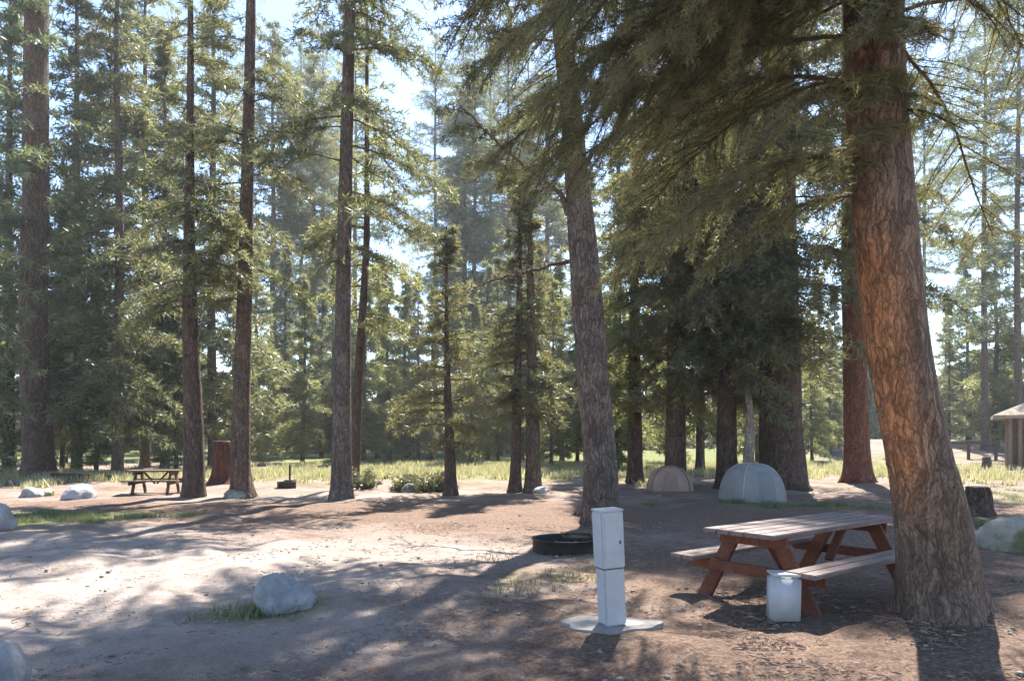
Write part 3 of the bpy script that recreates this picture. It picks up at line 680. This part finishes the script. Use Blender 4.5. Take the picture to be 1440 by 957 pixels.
def rock_px(px, pyb, wpx, hpx, mat, label, seed, dr=.9, **k):
    x, y = ground_at(px, pyb); a = wpx/2/F*y; h = hpx/F*y
    y += a*dr*.6
    x = (px-CX)/F*y
    return rock(k.pop('name', 'boulder'), (x, y, ghs(x, y)+h*.06), (a, a*dr, h*.9), mat, label, k.pop('cat', 'boulder'), seed, **k)
rock_px(402, 862, 92, 46, GRAN, 'blue grey low rounded boulder alone on the open ground in the foreground', 13, peak=.12, rough=.55)
rock_px(-14, 1000, 108, 95, GRAN, 'rounded grey boulder cut off by the bottom left corner', 2, rough=.25)
rock_px(-8, 750, 50, 40, GRAN_D, 'dark footed grey rock at the left edge above the white dirt', 3)
rock_px(112, 702, 60, 21, GRAN_D, 'low wide slate blue boulder in front of the long dark log', 4, dr=.7)
rock_px(44, 699, 30, 15, GRAN, 'small pale rock left of the slate blue boulder', 5)
rock_px(66, 697, 20, 12, MOSSY, 'smallest pale rock touching the slate blue boulder side', 6)
rock_px(576, 693, 26, 15, GRAN, 'pale rock under the low dark shrub', 7)
rock_px(616, 690, 14, 8, GRAN, 'tiny pale rock beside the young conifer foot', 8)
rock_px(1436, 776, 124, 50, MOSSY, 'long mossy boulder with pale sunlit top at the right edge', 9, dr=.6, rough=.25)
rock_px(1364, 760, 22, 24, GRAN, 'pale upright stone between leaning pine and mossy boulder', 10)
rock_px(330, 698, 34, 14, MOSSY, 'tan rock between the dark slim and reddish trunks', 12)
rock_px(760, 693, 24, 9, GRAN_D, 'flat dark rock right of the close pair', 14)

def stump(px, pyb, wpx, hpx, label, seed, bark=None):
    x, y = ground_at(px, pyb); r = wpx/2/F*y; h = hpx/F*y
    root = empty('tree_stump', (x, y, ghs(x, y)), label, 'stump')
    zz = np.array([0, .3, .7, 1.])*h
    P = np.stack([np.array([0, .03, .05, .02]), 0*zz, zz], -1)
    obj('bark', trunk_mesh('bark', P, np.array([.8, .72, .68, .62])*r, bark or BARK_DARK, seed, 30, .12, .16, .4, .15), root)
    V, Q = tube(np.array([[.02, 0, h-.01], [.02, 0, h+.012], [.02, 0, h+.013]]), [r*.57, r*.55, .001], 20)
    obj('cut_top', np_mesh('cut_top', V, [(Q, 0)], [plain_mat('old cut wood', (.20, .16, .12), .9)]), root)
stump(311, 682, 38, 60, 'tall maroon stump between the dark slim and reddish trunks', 73, BARK_MAROON)
stump(1373, 727, 46, 40, 'dark weathered stump behind the leaning pine, right side', 71)
stump(1386, 660, 17, 17, 'round brown stump on pale dirt left of the cabin', 72)

def log(px0, px1, pyb, thick, mat, label, seed, dy=0.0, lift=0.0):
    _, y = ground_at((px0+px1)/2, pyb); r = thick/2/F*y
    x0, x1 = (px0-CX)/F*y, (px1-CX)/F*(y+dy); n = 14; u = np.linspace(0, 1, n)
    xs = x0+(x1-x0)*u; ys = y+dy*u+.05*np.sin(u*5+seed)
    zb = ghs((x0+x1)/2, y); cx, cy = (x0+x1)/2, y+dy/2
    root = empty('fallen_log', (cx, cy, zb), label, 'log')
    P = np.stack([xs-cx, ys-cy, np.full(n, r*.85+lift)+.03*np.sin(u*4+seed)], -1)
    V, Q = tube(P, r*(1-.25*u+.06*np.sin(u*17+seed)), 16)
    obj('bark', np_mesh('bark', V, [(Q, 0)], [mat], smooth=True), root)
    for e in (0, n-1):
        c = P[e]; rim = V[e*16:(e+1)*16]; rim = c+(rim-c)*1.0
        Vc = np.vstack([rim, rim+(P[0]-P[-1])/np.linalg.norm(P[0]-P[-1])*(.012 if e == 0 else -.012)*1.0])
        Qc = np.stack([np.arange(16), (np.arange(16)+1) % 16, 16+(np.arange(16)+1) % 16, 16+np.arange(16)], -1)
        obj('cut_end', np_mesh('cut_end', Vc, [(Qc, 0), (np.array([list(range(16, 32))]), 0)], [CUT]), root)
CUT = plain_mat('cut wood', (.36, .28, .2), .9)
log(70, 160, 677, 13, BARK_DARK, 'long dark fallen log left of the far picnic table', 1, .6)
log(10, 60, 680, 9, BARK_PALE, 'shorter pale log at the far left in front of thick trunk', 2, .3)
log(805, 852, 722, 8, BARK_DARK, 'thin dark branch lying at the foot of the scaly trunk', 4, .3)

# ---------------------------------------------------------------- lumber helper
def box_bm(bm, c, s, rot=None, bev=.006):
    r = bmesh.ops.create_cube(bm, size=1.0); vs = r['verts']
    M = Matrix.Translation(c) @ (rot.to_4x4() if rot else Matrix.Identity(4)) @ Matrix.Diagonal((*s, 1))
    bmesh.ops.transform(bm, matrix=M, verts=vs)
    if bev:
        es = list({e for v in vs for e in v.link_edges}); bmesh.ops.bevel(bm, geom=es, offset=bev, segments=2, affect='EDGES')
def bm_obj(name, fn, mat, parent=None, smooth=False):
    bm = bmesh.new(); fn(bm); bmesh.ops.recalc_face_normals(bm, faces=bm.faces)
    me = bpy.data.meshes.new(name); bm.to_mesh(me); bm.free(); me.materials.append(mat)
    if smooth: me.polygons.foreach_set('use_smooth', np.full(len(me.polygons), True))
    return obj(name, me, parent)

STAIN = wood_mat('red stained wood', (.11, .036, .022), (.21, .078, .045)); GREYW = wood_mat('weathered boards', (.125, .09, .08), (.23, .185, .17))
OLDW = wood_mat('old brown wood', (.07, .042, .028), (.13, .085, .058))
def picnic_table(loc, rz, label, Lt=1.95, top_mat=GREYW, leg_mat=STAIN, inset=.30, s=1.0):
    """local +X runs along the table from its near end, +Y to its left"""
    r = empty('picnic_table', loc, label, 'picnic table', None, rz); r.scale = (s, s, s)
    def top(bm):
        for k in range(5): box_bm(bm, (Lt/2+.004*(k % 2), (k-2)*.148, .73), (Lt, .138, .042))
    bm_obj('tabletop', top, top_mat, r)
    for sg in (1, -1):
        def seat(bm):
            for k in (0, 1): box_bm(bm, (Lt/2, sg*(.55+k*.142), .445), (Lt, .135, .042))
        bm_obj('seat', seat, top_mat, r)
    for xe in (inset, Lt-inset):
        sx = -1 if xe < Lt/2 else 1
        for sg in (1, -1):
            y0, y1, h = .22, .60, .705; a = math.atan2(y1-y0, h)
            rot = Matrix.Rotation(sg*a, 3, 'X')
            bm_obj('leg', lambda bm: box_bm(bm, (xe, sg*(y0+y1)/2, h/2+.0), (.05, .14, math.hypot(h, y1-y0)), rot), leg_mat, r)
        bm_obj('seat_support', lambda bm: box_bm(bm, (xe+sx*.048, 0, .372), (.045, 1.42, .10)), leg_mat, r)
        bm_obj('top_support', lambda bm: box_bm(bm, (xe+sx*.048, 0, .655), (.045, .70, .10)), leg_mat, r)
        rot = Matrix.Rotation(sx*R(42), 3, 'Y')
        bm_obj('brace', lambda bm: box_bm(bm, (xe-sx*.30, 0, .52), (.045, .085, .50), rot), leg_mat, r)
    return r
picnic_table((2.02, 6.66, ghs(2.5, 7.2)-.02), R(38), 'red brown wooden picnic table beside the leaning pine', 2.35)
xt, yt = ground_at(220, 694)
picnic_table((xt-.75, yt, ghs(xt, yt)), R(8), 'small far picnic table in front of the olive fir at left', 1.55, OLDW, OLDW, .28, .9)

def rail():
    y = 44.0; x0, x1 = (1322-CX)/F*y, (1406-CX)/F*y
    r = empty('rail_fence', ((x0+x1)/2, y, ghs((x0+x1)/2, y)), 'low dark rail fence before the pale dirt bank left of the cabin', 'fence'); w_ = x1-x0
    bm_obj('rail', lambda bm: box_bm(bm, (0, 0, 1.0), (w_, .12, .2), None, .02), OLDW, r)
    for k in (-1, 0, 1): bm_obj('post', lambda bm: box_bm(bm, (k*w_*.46, .14, .5), (.15, .15, 1.2), None, .02), OLDW, r)
rail()

# ---------------------------------------------------------------- white post and its slab, white container
WHITE = plain_mat('white painted post', (.40, .41, .43), .55, .10, .3, 0, (.42, .40, .37)); CONC = plain_mat('pale concrete', (.25, .235, .222), .9, .18, .1, 0, (.3, .27, .23))
DARKM = plain_mat('dark seam metal', (.05, .05, .05), .5)
xp, yp = ground_at(861, 885)
def slab():
    bm = bmesh.new(); n = 40; rng = random.Random(2); ring = []
    for k in range(n):
        a = k/n*2*math.pi; q = 1+.10*math.sin(3*a+1)+.06*math.sin(7*a)
        ring.append(bm.verts.new((.40*q*math.cos(a), .25*q*math.sin(a), .022)))
    f = bm.faces.new(ring); e = bmesh.ops.extrude_face_region(bm, geom=[f]); vs = [v for v in e['geom'] if isinstance(v, bmesh.types.BMVert)]
    bmesh.ops.translate(bm, vec=(0, 0, -.11), verts=vs); bmesh.ops.recalc_face_normals(bm, faces=bm.faces)
    me = bpy.data.meshes.new('concrete_pad'); bm.to_mesh(me); bm.free(); me.materials.append(CONC)
    o = obj('concrete_pad', me); o.location = (xp-.02, yp+.02, ghs(xp, yp)); tag(o, 'pale concrete pad under the tall white post', 'concrete pad')
slab()
pr = empty('utility_post', (xp, yp, ghs(xp, yp)+.023), 'tall square white post with a sleeve top, on a concrete pad', 'post', None, R(18))
pr.rotation_euler = (0, R(-2.6), R(18))
bm_obj('shaft', lambda bm: box_bm(bm, (0, 0, .235), (.185, .165, .47), None, .012), WHITE, pr)
bm_obj('upper_box', lambda bm: (box_bm(bm, (-.004, 0, .70), (.202, .182, .46), None, .010)), WHITE, pr)
bm_obj('cap', lambda bm: box_bm(bm, (-.004, 0, .939), (.212, .192, .018), None, .006), WHITE, pr)
bm_obj('seam', lambda bm: box_bm(bm, (0, 0, .4705), (.176, .156, .018), None, 0), DARKM, pr)
bm_obj('door_panel', lambda bm: box_bm(bm, (-.004, -.0925, .70), (.15, .006, .36), None, .002), WHITE, pr)
bm_obj('latch', lambda bm: box_bm(bm, (.055, -.0975, .68), (.014, .008, .032), None, .003), DARKM, pr)
d = 6.28; xc = (1101-CX)/F*d
cr_ = empty('white_container', (xc, d, ghs(xc, d)-.005), 'short white box like container in front of the picnic table legs', 'container', None, R(-6))
cr_.rotation_euler = (0, R(1.5), R(-6))
bm_obj('body', lambda bm: box_bm(bm, (0, 0, .195), (.245, .20, .39), None, .022), WHITE, cr_, True)
bm_obj('lid', lambda bm: box_bm(bm, (0, 0, .4005), (.252, .207, .022), None, .008), WHITE, cr_)

# ---------------------------------------------------------------- fire rings
STEEL = plain_mat('sooty steel', (.045, .040, .038), .75, .3, .3, .4, (.13, .07, .045)); ASH = plain_mat('ash', (.16, .15, .145), .95, .35, .05)
def fire_ring(px, pyb, wpx, hpx, label, post=False):
    x, y = ground_at(px, pyb); r = wpx/2/F*y; h = hpx/F*y; y += r
    x = (px-CX)/F*y
    root = empty('fire_ring', (x, y, ghs(x, y)), label, 'fire ring')
    n = 40; th = np.arange(n)/n*2*np.pi
    prof = [(r, -.05), (r, h-.015), (r+.018, h-.010), (r+.018, h), (r-.018, h), (r-.022, h-.02), (r-.022, -.05)]
    V = np.array([[q*math.cos(t)*(1+.012*math.sin(3*t)), q*math.sin(t), z] for q, z in prof for t in th])
    i = np.arange(len(prof)-1)[:, None]*n; j = np.arange(n)[None]; j2 = (j+1) % n
    Q = np.stack([i+j, i+j2, i+n+j2, i+n+j], -1).reshape(-1, 4)
    obj('ring', np_mesh('ring', V, [(Q, 0)], [STEEL], smooth=True), root)
    rng = np.random.default_rng(int(px)); V = []; Q = []
    m = 12; 
    V = np.array([[q*(r-.02)*math.cos(t), q*(r-.02)*math.sin(t), .05*(1-q)+.03+rng.normal(0, .01)] for q in np.linspace(1, .02, m) for t in th])
    i = np.arange(m-1)[:, None]*n; Q = np.stack([i+j, i+j2, i+n+j2, i+n+j], -1).reshape(-1, 4)
    obj('ash_bed', np_mesh('ash_bed', V, [(Q, 0)], [ASH], smooth=True), root)
    def grate(bm):
        for k in range(9):
            yy = (k-4)*r*.13; box_bm(bm, (r*.35, yy, h+.03), (r*.9, .012, .012), None, 0)
        for xx in (-.08, .80): box_bm(bm, (r*xx, 0, h+.044), (.014, r*1.2, .014), None, 0)
        for yy in (-.58, .58): box_bm(bm, (r*.80, yy*r, h*.6+.02), (.016, .016, h*.8), None, 0)
    bm_obj('grate', grate, STEEL, root)
    if post: bm_obj('grill_post', lambda bm: (box_bm(bm, (0, r+.05, .3), (.05, .05, .75), None, .004)), STEEL, root)
fire_ring(795, 779, 96, 16, 'dark steel fire ring low on the ground behind the white post')
fire_ring(403, 688, 26, 9, 'small far fire ring in the sunny dirt between two trunks', True)

# ---------------------------------------------------------------- tents
def tent_fabric(name, a, b):
    m, nt, out = new_mat(name); v = coords(nt); n = noise_n(nt, v, 3, 4, .6)
    c = ramp(nt, n, [(.3, a), (.7, b)]).outputs[0]
    dd = N(nt, 'ShaderNodeBsdfDiffuse'); tt = N(nt, 'ShaderNodeBsdfTranslucent'); L(nt, c, dd.inputs[0]); L(nt, c, tt.inputs[0])
    b_ = N(nt, 'ShaderNodeBump', ins={'Strength': .35, 'Distance': .03}); L(nt, noise_n(nt, v, 7, 3), b_.inputs['Height']); L(nt, b_.outputs[0], dd.inputs['Normal'])
    mx = N(nt, 'ShaderNodeMixShader', ins={0: .3}); L(nt, dd.outputs[0], mx.inputs[1]); L(nt, tt.outputs[0], mx.inputs[2]); L(nt, mx.outputs[0], out.inputs[0]); return m
def tent(px, pyb, wpx, hpx, label, fab, trim, dark, rz, depth=1.25, sq=.62):
    x, y = ground_at(px, pyb); a = wpx/2/F*y; h = hpx/F*y; b = a*depth; y += b*.9; x = (px-CX)/F*y
    root = empty('dome_tent', (x, y, ghs(x, y)), label, 'tent', None, rz)
    def pt(t, u, k=1.0):                                        # t round, u from foot to apex
        q = 1-.13*abs(math.sin(2*t))**1.5*math.cos(u)           # panels sag a little between the four poles
        c, s = math.cos(t), math.sin(t); m = (abs(c)**3+abs(s)**3)**(-1/3)
        e = math.cos(u)**sq
        return np.array([a*e*c*(1+(m-1)*math.cos(u))*.93*k, b*e*s*(1+(m-1)*math.cos(u))*.93*k, h*math.sin(u)**.95*k])
    n, mm = 64, 20
    us = np.linspace(0, math.pi/2*.995, mm); th = np.arange(n)/n*2*np.pi
    V = np.array([pt(t, u) for u in us for t in th]); i = np.arange(mm-1)[:, None]*n; j = np.arange(n)[None]; j2 = (j+1) % n
    Q = np.stack([i+j, i+j2, i+n+j2, i+n+j], -1).reshape(-1, 4)
    obj('canopy', np_mesh('canopy', V, [(Q, 0), (np.array([[(mm-1)*n+k for k in range(n)]]), 0)], [fab], smooth=True), root)
    for dg in (45, 135):
        t1, t2 = R(dg), R(dg+180)
        P = np.array([pt(t1, u, 1.012) for u in us]+[pt(t2, u, 1.012) for u in us[::-1]])
        V, Q = tube(P, np.full(len(P), .017), 7); obj('pole', np_mesh('pole', V, [(Q, 0)], [trim], smooth=True), root)
    ts = np.linspace(R(252), R(288), 12); uu = np.linspace(.06, .95, 10)
    V = np.array([pt(t, u, 1.006) for u in uu for t in ts]); i = np.arange(9)[:, None]*12; j = np.arange(11)[None]
    obj('door_panel', np_mesh('door_panel', V, [(np.stack([i+j, i+j+1, i+13+j, i+12+j], -1).reshape(-1, 4), 0)], [dark], smooth=True), root)
    P = np.array([pt(t, .02, 1.008) for t in np.append(th, th[0])]); V, Q = tube(P, np.full(len(P), .02), 6)
    obj('floor_edge', np_mesh('floor_edge', V, [(Q, 0)], [dark], smooth=True), root)
tent(1057, 708, 86, 54, 'grey dome tent behind the red brown picnic table', tent_fabric('grey tent fabric', (.29, .285, .28), (.38, .375, .37)), tent_fabric('pale trim', (.42, .42, .41), (.48, .48, .46)), tent_fabric('mesh panel', (.25, .25, .255), (.31, .31, .315)), R(8))
tent(942, 692, 72, 35, 'smaller brown and tan dome tent under the brown trunked fir', tent_fabric('tan tent fabric', (.38, .26, .21), (.48, .35, .29)), tent_fabric('brown trim', (.27, .15, .11), (.32, .20, .15)), tent_fabric('brown panel', (.33, .22, .175), (.41, .29, .24)), R(-10), 1.1, .8)

# ---------------------------------------------------------------- cabin at the right edge
def cabin():
    d0 = 36.0; x0 = (1417-CX)/F*d0; W, D, H = 6.0, 3.6, 2.45
    z = ghs(x0+1, d0)-.05
    r = empty('cabin', (x0, d0, z), 'brown wooden cabin with pale hipped roof at the right edge', 'cabin', None, -math.atan2(x0, d0)+R(2))
    wm = wood_mat('brown siding', (.085, .048, .03), (.16, .10, .065), (30, 30, 2)); tm = wood_mat('timber', (.16, .11, .08), (.26, .19, .14), (30, 30, 2))
    rm, nt, out = new_mat('shingle roof'); v = coords(nt, (1, 1, 1)); br = N(nt, 'ShaderNodeTexBrick', ins={'Scale': 3.0, 'Color1': (.25, .20, .155, 1), 'Color2': (.32, .26, .205, 1), 'Mortar': (.16, .13, .11, 1), 'Mortar Size': .02}); L(nt, v, br.inputs['Vector'])
    bsdf(nt, out, mixc(nt, 1, br.outputs[0], ramp(nt, noise_n(nt, v, 6), [(.3, (.8, .8, .8)), (.7, (1.2, 1.2, 1.2))]).outputs[0], 'MULTIPLY'), .9, .1)
    def walls(bm):
        box_bm(bm, (W/2, .06, H/2), (W, .12, H), None, 0); box_bm(bm, (.06, D/2, H/2), (.12, D-.26, H), None, 0)
        box_bm(bm, (W-.06, D/2, H/2), (.12, D-.26, H), None, 0); box_bm(bm, (W/2, D-.06, H/2), (W, .12, H), None, 0)
    bm_obj('wall', walls, wm, r)
    o = .62; t = .16
    A = [(-o, -o, H+.01), (W+o, -o, H+.01), (W+o, D+o, H+.01), (-o, D+o, H+.01)]; rh = 1.35
    B = [(D/2+.1, D/2, H+rh), (W-D/2-.1, D/2, H+rh)]
    V = A+[(x, y, q+t) for x, y, q in A]+B
    fs = [[0, 3, 2, 1], [0, 1, 5, 4], [1, 2, 6, 5], [2, 3, 7, 6], [3, 0, 4, 7]]
    Q4 = np.array(fs+[[4, 5, 9, 8], [6, 7, 8, 9]]); T3 = np.array([[7, 4, 8], [5, 6, 9]])
    obj('roof', np_mesh('roof', V, [(Q4, 0), (T3, 0)], [rm]), r)
    for px in (.10, .50): bm_obj('post', lambda bm: box_bm(bm, (px, -.13, H/2), (.16, .14, H), None, .01), tm, r)
    dr = bm_obj('door', lambda bm: box_bm(bm, (1.15, -.03, 1.02), (.92, .055, 2.04), None, .006), wood_mat('dark door', (.06, .034, .022), (.10, .06, .04), (30, 30, 2)), r)
    bm_obj('handle', lambda bm: box_bm(bm, (1.5, -.075, 1.0), (.03, .04, .12), None, .006), DARKM, dr)
cabin()

# ---------------------------------------------------------------- air
def haze(density):
    m, nt, out = new_mat('haze')
    p = N(nt, 'ShaderNodeVolumePrincipled'); p.inputs['Color'].default_value = (.90, .95, 1, 1); p.inputs['Density'].default_value = density; p.inputs['Anisotropy'].default_value = .25
    L(nt, p.outputs[0], out.inputs['Volume'])
    o = bm_obj('haze', lambda bm: box_bm(bm, (0, 45, 21.5), (420, 200, 45.5), None, 0), m)
    tag(o, 'thin sunlit summer haze between the trees', 'haze', kind='stuff')
haze(.0006)
